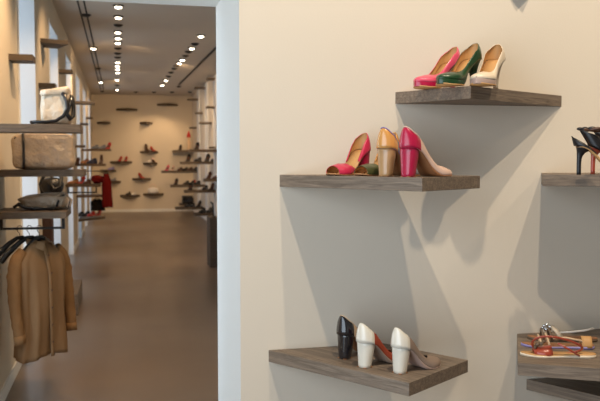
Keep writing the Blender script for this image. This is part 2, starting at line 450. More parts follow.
def shoe(name, loc, yaw, label, cat='shoe', group=None, L=.205, hh=.082, pf=0, style='pump', heel='block', m_vamp='nude', m_counter=None, m_heel=None, m_plat=None,
         m_in='tan', m_edge=None, m_insole=None, split=.2, wid=1.12, m_sole=None, hk=1.0, throat=.70):
    la = Last(L, hh, pf, HT_DORS if style == 'dorsay' else HT_PUMP, throat, wid); la.hk = hk; la.open = .93 if pf else .82
    e = empty(name, loc, yaw); tag(e, label, cat, group)
    V = M[m_vamp]; Cn = M[m_counter or m_vamp]; H_ = M[m_heel or m_counter or m_vamp]; I = M[m_in]; E_ = M[m_edge] if m_edge else V
    if style in ('pump', 'peep'):
        la.strip(MB(), split, 1 if style == 'pump' else .91, 26).build('vamp', [V, I, E_], e, True, solid=.0016, inner=1, rim=2, weld=True)
        la.strip(MB(), 0, split, 14).build('counter', [Cn, I, M[m_edge] if m_edge else Cn], e, True, solid=.0016, inner=1, rim=2, weld=True)
    else:
        la.strip(MB(), 0, .38, 18).build('counter', [Cn, I, M[m_edge] if m_edge else Cn], e, True, solid=.0016, inner=1, rim=2, weld=True)
        la.strip(MB(), .50, .90, 16).build('vamp', [V, I, E_], e, True, solid=.0016, inner=1, rim=2, weld=True)
    if m_edge:
        la.binding(.62).build('binding', M[m_edge], e, True)
    la.slab(MB(), lambda t: la.S(t) + .0006, lambda t: la.S(t) - .0008, .005, .995, k=.985).build('insole', M[m_insole or m_in], e, True)
    if pf:
        la.slab(MB(), lambda t: la.S(t) - .0006, lambda t: la.bot(t) , .0, 1, k=.99).build('platform', M[m_plat or m_vamp], e, True, bevel=.001)
        la.slab(MB(), lambda t: .0035 + la.bot(t), lambda t: la.bot(t) - .0002 if t > .5 else la.bot(t), .56, .97, k=1.0).build('sole', M['tan'], e, True)
    else:
        la.slab(MB(), lambda t: la.S(t) - .0008, lambda t: la.bot(t), .2, 1, k=1.02).build('sole', M[m_sole] if m_sole else M['tandark'], e, True)
    hl = la.heel(MB(), heel).build('heel', H_, e, True)
    MB().prism([(.004, -.018) if heel == 'block' else (.012, -.006), (.038, -.018) if heel == 'block' else (.021, -.006), (.038, .018) if heel == 'block' else (.021, .006), (.004, .018) if heel == 'block' else (.012, .006)], .0001, .0022).build('heel_tip', M['tandark'], hl)
    return e

def heading(p, q): return math.atan2(q.y - p.y, q.x - p.x)
EPS = .0006
# lower left shelf: three pumps seen from behind
GC = 'block heeled pumps on the lower left shelf'
for (hp, tp, kw) in (
    ((345, 358), (380, 349), dict(m_vamp='beige', m_counter='patblack', m_in='beige', m_edge='beige', label='pump with a glossy black block heel, leftmost on the lower left shelf')),
    ((365, 367), (405, 357), dict(m_vamp='rust', m_counter='patwhite', m_in='tandark', m_sole='taupe', label='rust red pump with a white heel, middle one of the lower left shelf')),
    ((400, 372.7), (444, 361.5), dict(m_vamp='taupe', m_counter='patwhite', m_in='black', m_sole='nudeplat', label='taupe suede pump with a white block heel, rightmost on the lower left shelf'))):
    p = on_z(*hp, ZC); q = on_z(*tp, ZC); a = heading(p, q)
    d = Vector((math.cos(a), math.sin(a), 0))
    shoe('pump', p - d * .022 + Vector((0, 0, EPS)), a, group=GC, L=.200, hh=.081, split=.17, **kw)
# middle shelf
def at_depth(px, depth, z):
    """point at height z seen in column px at camera depth"""
    lo, hi = 60., 420.
    P = None
    r = (px - 300) / FPX * depth
    # solve along the camera's plane: EYE + FW*depth + RT*r + UP*s with z given
    s = (z - EYE.z - FW.z * depth - RT.z * r) / UP.z
    return EYE + FW * depth + RT * r + UP * s
GB = 'peep toe heels on the middle shelf'
for (hc, tc_, kw) in (
    ((362, 2.58), (327, 2.44), dict(m_vamp='raspberry', m_counter='raspberry', m_heel='pinkdark', m_in='tan', label='pink peep toe heel pointing left at the left end of the middle shelf')),
    ((391, 2.52), (355, 2.385), dict(m_vamp='olive', m_counter='ochre', m_heel='caramel', m_in='tan', label='olive green peep toe heel between the pink shoe and the tan block heel')),
    ((386, 2.335), (425, 2.50), dict(m_vamp='grey', m_counter='ochre', m_heel='caramel', m_in='tan', m_edge='purple', style='peep', hh=.085, label='shoe with tan block heel and violet edging, seen from behind on the middle shelf')),
    ((408.5, 2.27), (455, 2.41), dict(m_vamp='nude', m_counter='pinkdark', m_heel='pinkdark', m_in='tandark', m_edge='nude', style='peep', hh=.085, L=.212, label='nude peep toe shoe with a glossy magenta block heel'))):
    p = at_depth(*hc, ZB); q = at_depth(*tc_, ZB); a = heading(p, q); d = Vector((math.cos(a), math.sin(a), 0))
    shoe('peep_toe_heel', p - d * .022 + Vector((0, 0, EPS)), a, group=GB, **dict(dict(style='dorsay', L=.200, hh=.080), **kw))
# top shelf
GA = 'platform pumps on the highest shelf'
for (hc, tc_, kw) in (
    ((453, 2.64), (403, 2.48), dict(m_vamp='pink', m_counter='pink', m_plat='pinkdark', label='pink platform pump, leftmost on the highest shelf')),
    ((473.5, 2.56), (425, 2.38), dict(m_vamp='green', m_counter='green', label='dark green platform pump between the pink and the cream one')),
    ((496, 2.58), (470, 2.37), dict(m_vamp='cream', m_counter='cream', m_plat='nudeplat', label='cream platform pump, rightmost on the highest shelf'))):
    p = at_depth(*hc, ZA); q = at_depth(*tc_, ZA); a = heading(p, q); d = Vector((math.cos(a), math.sin(a), 0))
    shoe('platform_pump', p - d * .015 + Vector((0, 0, EPS)), a, group=GA, L=.208, hh=.080, pf=.015, hk=.93, throat=.66, wid=1.14, heel='slim', m_in='tan', **kw)

# black stiletto sandals on the right shelf
def stiletto(loc, yaw, label, inner, front=True):
    la = Last(.205, .092, 0, [(0, .032), (.05, .024), (.12, .015), (.25, .007), (.4, .004)], .9); la.lean = -.014
    e = empty('stiletto_sandal', loc, yaw); tag(e, label, 'sandal', 'black stiletto sandals on the right shelf')
    B = M['black']
    la.slab(MB(), lambda t: la.S(t) + .0006, lambda t: la.S(t) - .0008, .005, .995, k=.98).build('insole', M[inner], e, True)
    la.slab(MB(), lambda t: la.S(t) - .0008, lambda t: la.bot(t) - (.0 if t > .4 else .003), 0, 1, k=1.02).build('sole', M['tan'], e, True)
    la.strip(MB(), 0, .30, 14).build('counter', [B, M[inner], B], e, True, solid=.0018, inner=1, rim=2, weld=True)
    hl = la.heel(MB(), 'stiletto').build('heel', B if inner == 'tan' else M['redstrap'], e, True)
    MB().prism([(.010, -.004), (.017, -.004), (.017, .004), (.010, .004)], .0001, .003).build('heel_tip', M['tan'], hl)
    # wide ankle cuff rising from the instep
    rings = []
    for i in range(9):
        u = i / 8; z = la.S(.30) + .0 + .058 * u; cx = .050 + .020 * (1 - u) ** 1.0 - .012 * u
        rx = .036 - .004 * u; ry = .027 + .0 * u
        rings.append([(cx + rx * math.cos(a), ry * math.sin(a), z + .018 * (1 - math.cos(a)) * .5 * (1 - u * .5) + (.014 * (1 - math.cos(a)) * .5)) for a in [(-.80 * PI) + 1.6 * PI * j / 20 for j in range(21)]])
    MB().loft(rings, False, False).build('ankle_cuff', [B, M['black']], e, True, solid=.002)
    # knotted strap round the ankle
    zt = la.S(.3) + .080
    MB().tube([(.064 + .036 * math.cos(a), .031 * math.sin(a), zt + .002 * math.sin(3 * a)) for a in [2 * PI * j / 24 for j in range(24)]], .0055, 8, True).build('ankle_strap', M['brown'], e, True)
    k = MB(); k.ball((.028, .006, zt + .002), .0095, 8, sc=(1.3, 1, .8)); k.ball((.014, .010, zt + .003), .008, 8, sc=(1.4, .8, .7)); k.ball((.046, -.024, zt + .003), .009, 8, sc=(1.5, .8, .7))
    k.build('knot', B, e, True)
    MB().loft([[(x, .036 * math.cos(a) * (1 if True else 0), .004 + .036 * math.sin(a) + .0) for a in [PI * j / 14 for j in range(15)]] for x in (.135, .150, .165)], False, False).build('toe_strap', B, e, True, solid=.002)
    return e
p = at_depth(579, 2.47, ZD); q = at_depth(622, 2.44, ZD); a = heading(p, q)
stiletto(p - Vector((math.cos(a), math.sin(a), 0)) * .012 + Vector((0, 0, EPS)), a, 'black stiletto sandal with knotted ankle strap, nearer one on the right shelf', 'tan')
p = at_depth(593, 2.57, ZD); q = at_depth(636, 2.54, ZD)
stiletto(p - Vector((math.cos(a), math.sin(a), 0)) * .012 + Vector((0, 0, EPS)), a + .0, 'black stiletto sandal with red inside, partly hidden behind its mate', 'red')

# flat sandals, toes to the left
def flat_sandal(loc, yaw, label, m_side, m_in, kind):
    la = Last(.245, .004, 0, HT_PUMP, .7, .98, .007)
    e = empty('flat_sandal', loc, yaw); tag(e, label, 'sandal', 'flat strappy sandals on the low right shelf')
    la.slab(MB(), lambda t: la.S(t) - .001, lambda t: .0003, 0, 1, k=1.02).build('sole', M[m_side], e, True)
    la.slab(MB(), lambda t: la.S(t) + .0012, lambda t: la.S(t) - .0011, .01, .99, k=.93).build('insole', M[m_in], e, True)
    Z = la.S(.9)
    def band(t, r, hh_, dx=0, mt='redstrap', nm='toe_strap'):
        w_ = la.w(t) * 1.0
        pts = [(t * .245 + dx * math.sin(PI * j / 14), w_ * math.cos(PI * j / 14), .006 + hh_ * math.sin(PI * j / 14)) for j in range(15)]
        return MB().tube(pts, r, 8, flat=2.2).build(nm, M[mt], e, True)
    if kind == 0:      # big red ankle strap fallen open over the shoe
        pts = []
        for j in range(40):
            an = 2 * PI * j / 40
            pts.append((.128 + .080 * math.cos(an), .026 * math.sin(an) + .010, .036 + .033 * math.sin(an) + .007 * math.cos(an) + .004 * math.sin(2 * an)))
        MB().tube(pts, .0030, 8, True, flat=1.5).build('ankle_strap', M['redstrap'], e, True)
        rings = []
        for i, t in enumerate((.58, .64, .70, .76, .82)):
            w_ = la.w(t) * (1 - .12 * abs(i - 1)); rings.append([(t * .245 + .004 * math.sin(PI * j / 12), w_ * math.cos(PI * j / 12), .006 + (.030 - .003 * i) * math.sin(PI * j / 12)) for j in range(13)])
        MB().loft(rings, False, False).build('vamp', M['redstrap'], e, True, solid=.002)
        k = MB()
        for (x, y, z, r) in ((.190, .0, .036, .008), (.178, .010, .042, .007), (.183, -.012, .038, .007), (.198, .010, .030, .006), (.170, -.002, .046, .006), (.193, -.012, .028, .006)): k.ball((x, y, z), r, 8)
        k.build('ornament', M['snake'], e, True)
        MB().tube([(.06, .024, .008), (.09, .03, .028), (.13, .034, .05)], .0035, 6, flat=1.6).build('strap', M['redstrap'], e, True)
    elif kind == 1:
        band(.62, .0038, .034, .01, 'beige'); band(.72, .0038, .028, .01, 'beige')
        MB().tube([(.03, .0, .008), (.05, .02, .03), (.10, .026, .040), (.14, .018, .034)], .0035, 6, flat=2).build('strap', M['beige'], e, True)
        rings = [[(x, .026 * math.cos(an), .006 + .036 * math.sin(an)) for an in [PI * j / 12 for j in range(13)]] for x in (.012, .022, .034, .046)]
        MB().loft(rings, False, False).build('heel_strap', M['tan'], e, True, solid=.002)
    else:
        k = MB()
        for (x, y, z, r) in ((.178, .0, .040, .012), (.168, .010, .052, .009), (.186, .004, .054, .009), (.174, -.012, .056, .008), (.163, -.004, .042, .008), (.190, -.008, .044, .008)): k.ball((x, y, z - .004), r * .72, 8)
        k.build('ornament', M['gem'], e, True)
        band(.66, .0045, .034, .01, 'snake'); band(.78, .0040, .026, .004, 'snake')
        MB().tube([(.160, .0, .045), (.145, .02, .034), (.130, .03, .012)], .007, 8, flat=1.4).build('strap', M['cream'], e, True)
        MB().tube([(.015, .0, .045), (.05, .018, .040), (.10, .024, .034), (.135, .018, .030)], .0035, 6, flat=1.6).build('ankle_strap', M['whitel'], e, True)
    return e
for (tp, hp, kw) in (((520, 355), (604, 357.5), dict(label='flat sandal with white sole and big red ankle strap, nearest on its shelf', m_side='cream', m_in='tan', kind=0)),
                     ((521, 345.5), (603, 349), dict(label='flat sandal with lavender sole, middle of the three flat ones', m_side='lilac', m_in='tandark', kind=1)),
                     ((527, 338.5), (607, 341.5), dict(label='snakeskin flat sandal with a jewelled ornament, furthest back on its shelf', m_side='snake', m_in='tandark', kind=2))):
    q = on_z(*tp, ZE); p = on_z(*hp, ZE); a = heading(p, q); d = Vector((math.cos(a), math.sin(a), 0))
    flat_sandal(q - d * .245 + Vector((0, 0, EPS)), a, **kw)

# ------------------------------------------------------------------ left hall unit: big shelves, rail, bags, jacket
def left_shelf(xl, xr, y, label, dy=0.0, mt='shelfw', wi=.34, depth_y=None, th=TH):
    """shelf growing out of the left wall; xl = where its near edge meets the wall, xr = its free end"""
    Y0 = depth_y or on_x(xl, 159, LX).y
    P = on_y(xr, y, Y0 + dy); zt = P.z
    ang = math.atan2(Y0 - (Y0 + dy), LX - P.x)
    return shelf((P.x, Y0 + dy), ang, 1.2, wi, zt, 'left', label, -1, mt, th), P, Y0
T1, T1P, T1Y = left_shelf(-12, 80, 124.4, 'big left shelf carrying the cream bag with black straps', depth_y=4.35)
T2, T2P, T2Y = left_shelf(4, 84, 169.8, 'big left shelf carrying the wide taupe bag', depth_y=4.85)
# third one stands a little turned: its short end shows
Np = on_y(66, 211.5, 4.72); T3Z = Np.z
shelf((Np.x, Np.y), math.radians(183 - 0) - .06, 1.0, .44, T3Z, 'left', 'big left shelf with a slouchy grey bag above the jacket rail', -1, 'shelfw')
T3Z_ = T3Z
# rail under the third shelf
f = MB(); zb = T3Z - TH; xa, xb = LX + 0.02, Np.x - 0.015; yr = Np.y + .10
f.box(xa, xa + .018, yr, yr + .018, zb - .072, zb - .0005); f.box(xb - .018, xb, yr, yr + .018, zb - .072, zb - .0005); f.box(xa, xb, yr + .003, yr + .015, zb - .072, zb - .058)
tag(f.build('hanging_rail', M['metal'], bevel=.001), 'black steel garment rail under the lowest big left shelf', 'rail')
RAILZ = zb - .065

def soft_box(mb, sx, sy, sz, n=10, e=5.0, puff=0.0, seed=0, fz=None, c=(0, 0, 0)):
    """superellipsoid-like cushion box, standing on z=0"""
    rnd = random.Random(seed); ph = [rnd.uniform(0, 6.28) for _ in range(6)]
    rings = []
    NV = n * 2
    for i in range(NV + 1):
        v = -PI / 2 + PI * (.01 + .98 * i / NV); row = []
        for j in range(n * 4):
            a = 2 * PI * j / (n * 4)
            def sp(x, p): return math.copysign(abs(x) ** (2 / p), x)
            x = sp(math.cos(v), e) * sp(math.cos(a), e); y = sp(math.cos(v), e) * sp(math.sin(a), e); z = sp(math.sin(v), e)
            k = 1 + puff * (math.sin(5 * x + ph[0] + 3 * z) * math.sin(4 * z + ph[1] + 2 * y) + .5 * math.sin(9 * x + 5 * z + ph[2]))
            X, Y_, Z = x * sx / 2 * k, y * sy / 2 * k, (z + 1) / 2 * sz
            if fz: X, Y_, Z = fz(X, Y_, Z)
            row.append((X + c[0], Y_ + c[1], Z + c[2]))
        rings.append(row)
    return mb.loft(rings)

# wide taupe bag
p0 = on_y(11, 170, T2Y + .03); p1 = on_y(74, 170, T2Y + .03); bw = (p1.x - p0.x)
e = empty('duffel_bag', ((p0.x + p1.x) / 2, T2Y + .15, T2P.z + .001), 0); tag(e, 'wide taupe leather bag filling the middle big left shelf', 'bag')
soft_box(MB(), bw, .20, .222, 16, 7, .030, 3).build('body', M['bagtaupe'], e, True)
MB().tube([(-bw / 2 * .62 + 0, -.101, .006), (-bw / 2 * .60, -.104, .06), (-bw / 2 * .60, -.104, .15), (-bw / 2 * .62, -.098, .212), (-bw / 2 * .62, 0, .226)], .008, 6, flat=1.5).build('crease_strip', M['black'], e, True)  # shade of the crease beside the end gusset, built as a black strip
MB().tube([(-bw / 2 * .9, -.07, .205), (-bw / 2 * .7, -.09, .214), (0, -.092, .216), (bw / 2 * .8, -.09, .212), (bw / 2 * .93, -.06, .20)], .0035, 6).build('zip_piping', M['bagcream'], e, True)
k = MB(); k.tube([(-bw / 2 * .95, -.05, .19), (-bw / 2 * .99, -.06, .14), (-bw / 2 * .95, -.08, .17), (-bw / 2 * .85, -.09, .20)], .006, 6); k.build('handle', M['black'], e, True)
# cream bag with straps on the top big shelf
p0 = on_y(40, 124, T1Y + .03); p1 = on_y(70, 124, T1Y + .03); bw = p1.x - p0.x
e = empty('shoulder_bag', ((p0.x + p1.x) / 2, T1Y + .15, T1P.z + .001), 0); tag(e, 'cream leather bag with black straps on the highest big left shelf', 'bag')
soft_box(MB(), bw * 1.08, .18, .205, 14, 7, .035, 5, lambda X, Y_, Z: (X * (1 - .06 * Z / .2), Y_ * (1 - .25 * Z / .2), Z * (1 + .10 * X / .1))).build('body', M['bagcream'], e, True)
soft_box(MB(), bw * 1.02, .15, .040, 8, 5, .03, 6, lambda X, Y_, Z: (X, Y_, Z + .10 * X), (-.004, -.012, .160)).build('flap', M['bagcream'], e, True)
hx = bw / 2
MB().tube([(hx * .60, -.085, .165), (hx * .78, -.092, .125), (hx * .82, -.10, .085), (hx * .55, -.11, .045), (hx * .05, -.115, .018), (-hx * .6, -.12, .011), (-hx * 1.25, -.12, .011), (-hx * 1.6, -.10, .010)], .010, 8, flat=1.3).build('strap', M['black'], e, True)
MB().tube([(hx * .80, -.05, .175), (hx * 1.12, -.055, .150), (hx * 1.22, -.06, .10), (hx * 1.20, -.07, .05), (hx * 1.02, -.09, .03), (hx * .75, -.10, .06), (hx * .95, -.085, .11), (hx * 1.05, -.07, .145)], .011, 8, flat=1.4).build('handle', M['black'], e, True)
MB().ball((hx * .55, -.086, .168), .012, 8, sc=(1, .6, 1)).build('buckle', M['metal'], e, True)
# slouchy bag on the third shelf
p0 = on_y(14, 211, 4.85); p1 = on_y(72, 211, 4.85); bw = p1.x - p0.x
e = empty('slouchy_bag', ((p0.x + p1.x) / 2, 4.94, T3Z_ + .001), 0); tag(e, 'slouchy grey brown leather bag lying on the shelf above the jacket', 'bag')
soft_box(MB(), bw * .92, .20, .10, 12, 3.2, .07, 9, lambda X, Y_, Z: (X, Y_, Z * (1.0 + .25 * X / bw))).build('body', M['baggrey'], e, True)
MB().tube([(-bw * .50, -.08, .02), (-bw * .42, -.10, .04), (-bw * .30, -.105, .02), (-bw * .1, -.11, .012), (bw * .2, -.112, .012)], .011, 8).build('front_strap', M['black'], e, True)
for i in range(3):
    MB().tube([(bw * (.16 + .07 * i), -.10, .02), (bw * (.22 + .07 * i), -.085, .085 - .006 * i), (bw * (.34 + .04 * i), -.06, .105 - .012 * i), (bw * (.45 + .02 * i), -.07, .06), (bw * (.42 + .02 * i), -.09, .015)], .007, 8).build('handle', M['baggrey' if i != 1 else 'black'], e, True)

# hangers and the suede jacket
def hanger(loc, rz, label, half=.20):
    e = empty('coat_hanger', loc, rz); tag(e, label, 'hanger', 'black coat hangers on the rail')
    pts = [(-half, 0, -.185), (-half * .8, 0, -.140), (-half * .4, 0, -.085), (-.02, 0, -.056), (.02, 0, -.056), (half * .4, 0, -.085), (half * .8, 0, -.140), (half, 0, -.185)]
    MB().tube(pts, [.017, .022, .017, .013, .013, .017, .022, .017], 8, flat=.6).build('arm', M['plastic'], e, True)
    MB().tube([(0, 0, -.055), (0, 0, -.030), (-.013, 0, -.018)] + [(-.018 * math.cos(a), 0, .018 * math.sin(a)) for a in [-.4 + i * 3.7 / 12 for i in range(13)]], .0022, 6).build('hook', M['metal'], e, True)
    return e
jz = RAILZ
jrot = math.radians(48)
jx, jy = on_y(39, 225, yr).x, yr + .009
hanger((jx + .0, jy, jz), jrot, 'black hanger inside the tan suede jacket', .155)
hx_, hy_ = on_y(29, 225, yr).x, yr + .009
hanger((hx_, hy_, jz), math.radians(44), 'black hanger sticking out left of the jacket, nearer one', .20)
hanger((hx_ - .055, hy_, jz), math.radians(47), 'black hanger sticking out left of the jacket, nearest the wall', .20)
e = empty('suede_jacket', (jx, jy, jz), jrot); tag(e, 'tan suede shirt jacket hanging on the black rail', 'jacket'); e.scale = (.86, .95, 1.0)
rings = []
JH = .70
for i in range(27):
    u = i / 26
    z = -.075 - JH * u
    if u < .16: hw = .055 + (.205 - .055) * (u / .16) ** .75
    else: hw = .205 - .012 * math.sin((u - .16) * 3.2) + .010 * u
    hd = .035 + .045 * min(1, u * 4) + .010 * u
    row = []
    for j in range(72):
        a = 2 * PI * j / 72
        k = 1 + 1.7 * (.075 * math.sin(7 * a + 1.3 + 2 * u) + .05 * math.sin(12 * a + 3 * u) + .025 * math.sin(17 * a)) * min(1, u * 1.8)
        c_, s_ = math.cos(a), math.sin(a)
        x = hw * math.copysign(abs(c_) ** .8, c_) * (1 + .1 * (k - 1)); y = hd * math.copysign(abs(s_) ** .9, s_) * k + .006 * math.sin(9 * u + x * 14)
        zz = z - (.0 if u > .3 else 0) + .012 * u * math.sin(3 * a)
        row.append((x, y, zz))
    rings.append(row)
MB().loft(rings, True, False).build('body', [M['suede'], M['suedein']], e, True, solid=.004, inner=1)
for s_ in (-1, 1):
    pts = [(s_ * .150, 0, -.135), (s_ * .205, 0, -.185), (s_ * .232, -.005, -.27), (s_ * .240, -.012, -.38), (s_ * .243, -.028, -.50), (s_ * .238, -.045, -.60), (s_ * .235, -.052, -.655)]
    sl = MB(); rr = [.040, .050, .050, .046, .042, .038, .036]
    # refine
    P2, R2 = [], []
    for i in range(len(pts) - 1):
        for q in range(4):
            u = q / 4; P2.append(Vector(pts[i]).lerp(Vector(pts[i + 1]), u)); R2.append((rr[i] * (1 - u) + rr[i + 1] * u) * (1 + .06 * math.sin(i * 4 + q * 2.1)))
    P2.append(Vector(pts[-1])); R2.append(rr[-1])
    sv = sl.tube(P2, R2, 14, flat=.8).build('sleeve', M['suede'], e, True)
    MB().tube([(s_ * .238, -.046, -.612), (s_ * .235, -.052, -.66)], .0405, 14, flat=.82).build('cuff', M['suede'], sv, True)
# collar, two leaves
for s_ in (-1, 1):
    rg = []
    for i in range(7):
        u = i / 6
        base = Vector((s_ * (.060 - .045 * u), .045 - .115 * u, -.062 - .020 * u))
        out = Vector((s_ * (.060 + .02 * u - .02 * u * u), -.02 - .020 * u, -.055 - .045 * u))
        rg.append([base + Vector((0, 0, .0)), base.lerp(base + out * .55, .4) + Vector((0, 0, .022)), base + out * .55 + Vector((s_ * .012, -.012, .004))])
    MB().loft(rg, False, False).build('collar', M['suedein'], e, True, solid=.004, sub=1)
f = MB()
for i in range(16):
    pass
pl = []
for i in range(27):
    u = i / 26; z = -.095 - (JH - .025) * u
    hd = .035 + .045 * min(1, u * 4) + .010 * u
    pl.append([(-.016, -hd * 1.06 - .004, z), (.0, -hd * 1.06 - .009, z), (.016, -hd * 1.06 - .004, z)])
pk = MB().loft(pl, False, False).build('placket', M['suedein'], e, True, solid=.003)
for i in range(6):
    MB().ball((0, -.105 if i else -.08, -.16 - .105 * i), .0065, 8, sc=(1, .5, 1)).build('button', M['brown'], pk, True)

# brown bag hanging behind, between the big shelves
bp = on_y(47, 172.5, 5.6)
tag(MB().box(LX + .0005, bp.x + .10, 5.59, 5.61, bp.z - .010, bp.z + .010).build('wall_arm', M['metal']), 'dark steel arm on the left wall from which the brown bag hangs', 'hook arm')
e = empty('hanging_bag', (bp.x, 5.6, bp.z - .66)); tag(e, 'dark brown tall bag hanging behind the middle of the big left shelves', 'bag')
soft_box(MB(), .075, .10, .50, 8, 5, .03, 2).build('body', M['brown'], e, True)
soft_box(MB(), .155, .13, .12, 8, 2.6, .06, 5, lambda X, Y_, Z: (X + .035, Y_, Z + .505)).build('pouch', M['black'], e, True)
MB().box(.0, .035, -.062, -.055, .42, .50).build('leather_tag', M['nude'], e, bevel=.003)
MB().tube([(-.03, 0, .49), (-.045, -.01, .58), (-.02, 0, .64), (.0, .0, .664), (.03, 0, .64), (.05, -.03, .58), (.03, -.02, .50)], .012, 8).build('handle', M['black'], e, True)
k = MB(); k.tube([(.02, -.07, .60), (.05, -.08, .545), (.09, -.07, .56), (.10, -.04, .62), (.08, -.02, .655)], .013, 8); k.build('strap', M['black'], e, True)

# low wooden plinth by the wall behind the jacket
p = on_z(72, 303, 0)
tag(MB().box(LX + .003, LX + .32, 7.5, 8.4, 0.0005, .21).build('wooden_plinth', M['shelf'], bevel=.003), 'low wooden plinth on the floor against the left wall behind the jacket', 'plinth')
# tall plinth near the opening's right jamb
p = on_y(210, 218, 10.4)
tag(MB().box(p.x, p.x + .4, 10.4, 10.8, .0005, p.z).build('display_plinth', M['shelfd'], bevel=.003), 'dark olive display plinth half hidden by the opening edge', 'plinth')
PLX, PLZ = p.x, p.z
f = MB(); f.prism([(PLX + .01 + .03 * math.cos(a) + .05, 10.5 + .03 * math.sin(a)) for a in [2 * PI * i / 12 for i in range(12)]], PLZ + .0005, PLZ + .012)
f.tube([(PLX + .06, 10.5, PLZ + .01), (PLX + .058, 10.5, PLZ + .10), (PLX + .05, 10.5, PLZ + .19), (PLX + .02, 10.5, PLZ + .215)], [.010, .008, .014, .010], 8)
tag(f.build('shoe_stand', M['metal'], smooth=False), 'thin black stand on the dark plinth by the opening', 'stand')

# ------------------------------------------------------------------ other shelves on the left wall
LS = [  # xl, xr, y, dy, label, width
    (10.5, 32.5, 54.4, .0, 'short empty shelf across the first window, nearest the top left corner', .2),
    (42.3, 68.5, 40.5, .10, 'empty wedge shelf below the ceiling at the second window', .34),
    (39.7, 55, 83.2, .0, 'short empty shelf just above the cream bag', .2),
    (60, 72, 69.4, .0, 'short empty shelf high between the second and third window', .2),
    (72, 94, 101.2, .0, 'empty shelf right of the cream bag, dark against the bright windows', .3),
    (86.7, 92.6, 117, .0, 'smallest empty shelf near the far left corner', .2),
    (80, 88, 123, .0, 'small empty shelf right of the highest big shelf end', .2),
    (73, 84.7, 145, .0, 'small empty shelf beside the wide taupe bag', .3),
]
for (xl, xr, y, dy, lb, wi) in LS: left_shelf(xl, xr, y, lb, dy, 'shelfd', wi)
small = {}
for key, (xl, xr, y, dy, lb, wi) in dict(
    a=(81.7, 111, 149, 0, 'left wall shelf with grey and red shoes at the far end of the bags', .34),
    b=(75, 105.6, 163.8, 0, 'left wall shelf with brown and navy shoes', .34),
    c=(65, 100.5, 184, 0, 'left wall shelf with red and brown shoes and a bar beneath', .34),
    d=(75.7, 105, 194.8, .15, 'left wall shelf holding the dark hanging garment', .34),
    e=(77, 105, 216.6, .6, 'lowest left wall shelf near the floor with black and red shoes', .5)).items():
    o, P, Y0 = left_shelf(xl, xr, y, lb, dy, 'shelfw', wi); small[key] = (P.z, Y0 + dy)

# simple far shoes: one mesh each, several materials
def far_shoe(loc, yaw, label, m_up, kind='pump', m_sole='brown', group=None, cat='shoe', name='shoe', s=1.0):
    hh = dict(pump=.08, flat=.012, boot=.05)[kind]
    L = dict(pump=.21, flat=.27, boot=.25)[kind]
    ht = ([(0, .075), (.2, .062), (.35, .050), (.55, .055), (.7, .052), (.85, .044), (.95, .03), (1, .012)] if kind == 'flat' else HT_PUMP) if kind != 'boot' else [(0, .17), (.3, .165), (.42, .10), (.6, .06), (.8, .045), (1, .02)]
    la = Last(L, hh, 0, ht, {'pump': .66, 'flat': .45, 'boot': .45}[kind], 1.3)
    mb = MB(); la.strip(mb, 0, 1, 12, 4, 0); la.slab(mb, lambda t: la.S(t), lambda t: la.bot(t), 0, 1, 10, 1.03, 1)
    if kind != 'flat': la.heel(mb, 'slim' if kind == 'pump' else 'block', 1, 8)
    else: mb.box(0.004, .05, -.022, .022, .0003, hh)
    o = mb.build(name, [M[m_up], M[m_sole]], None, True, loc=loc, rz=yaw); o.scale = (s, s, s)
    return tag(o, label, cat, group)
NPUT = [0]
def put(px, y, Y, z, yaw, label, m_up, kind='pump', s=1.0, group='shoes in the hall', cat='shoe', name='shoe', back=.1):
    NPUT[0] += 1; yaw = yaw + 58 + 5 * math.sin(NPUT[0] * 2.1)
    P = on_y(px, y, Y)
    r = math.radians(yaw); d = Vector((math.cos(r), math.sin(r), 0)) * s * .12
    return far_shoe((P.x - d.x, Y - d.y * 1.0, z + EPS), r, label, m_up, kind, group=group, cat=cat, name=name, s=s)
z, Y = small['a']
put(95, 147, Y + .16, z, 185, 'grey shoe on the left wall shelf, left of the brown one', 'grey', 'flat')
put(102, 147, Y + .2, z, 188, 'second grey shoe on the shelf above the navy shoe', 'grey', 'flat')
put(107.8, 147, Y + .16, z, 190, 'dark red shoe at the free end of the shelf above the navy shoe', 'red', 'pump')
z, Y = small['b']
put(77.5, 160, Y + .12, z, 200, 'brown heeled shoe just right of the taupe bag', 'brown', 'pump', .8)
put(85, 160, Y + .2, z, 195, 'tan brown shoe next to the navy one on the left wall', 'tandark', 'flat')
put(92, 160, Y + .14, z, 185, 'navy blue flat shoe on the left wall shelf', 'navy', 'flat', 1.1)
put(101, 160, Y + .18, z, 200, 'dark reddish shoe at the end of the navy shoe shelf', 'brown', 'boot', .7)
z, Y = small['c']
put(73.5, 181, Y + .12, z, 180, 'orange brown shoe at the wall end of the red shoe shelf', 'tandark', 'flat', .8)
put(80.8, 181, Y + .16, z, 185, 'red heeled shoe on the left wall beside the brown shoe', 'red', 'pump', .8)
put(87, 181, Y + .12, z, 185, 'dark brown shoe in front of the crumpled red garment', 'brown', 'flat', .75)
e = tag(soft_box(MB(), .17, .2, .12, 10, 2.6, .16, 4, None).build('folded_garment', M['redcloth'], None, True, loc=(on_y(97, 180, Y + .18).x, Y + .19, z + .001)), 'crumpled red garment lying at the end of a left wall shelf', 'garment')
f = MB(); zz = z - TH
xw = LX + .02; xe = on_y(97, 192, Y + .1).x
f.box(xw, xw + .02, Y + .1, Y + .12, zz - .09, zz - .0005); f.box(xe - .02, xe, Y + .1, Y + .12, zz - .09, zz - .0005); f.box(xw, xe, Y + .1, Y + .12, zz - .09, zz - .07)
tag(f.build('hanging_rail', M['metal']), 'thin dark rail under the red shoe shelf farther down the left wall', 'rail')
z, Y = small['d']
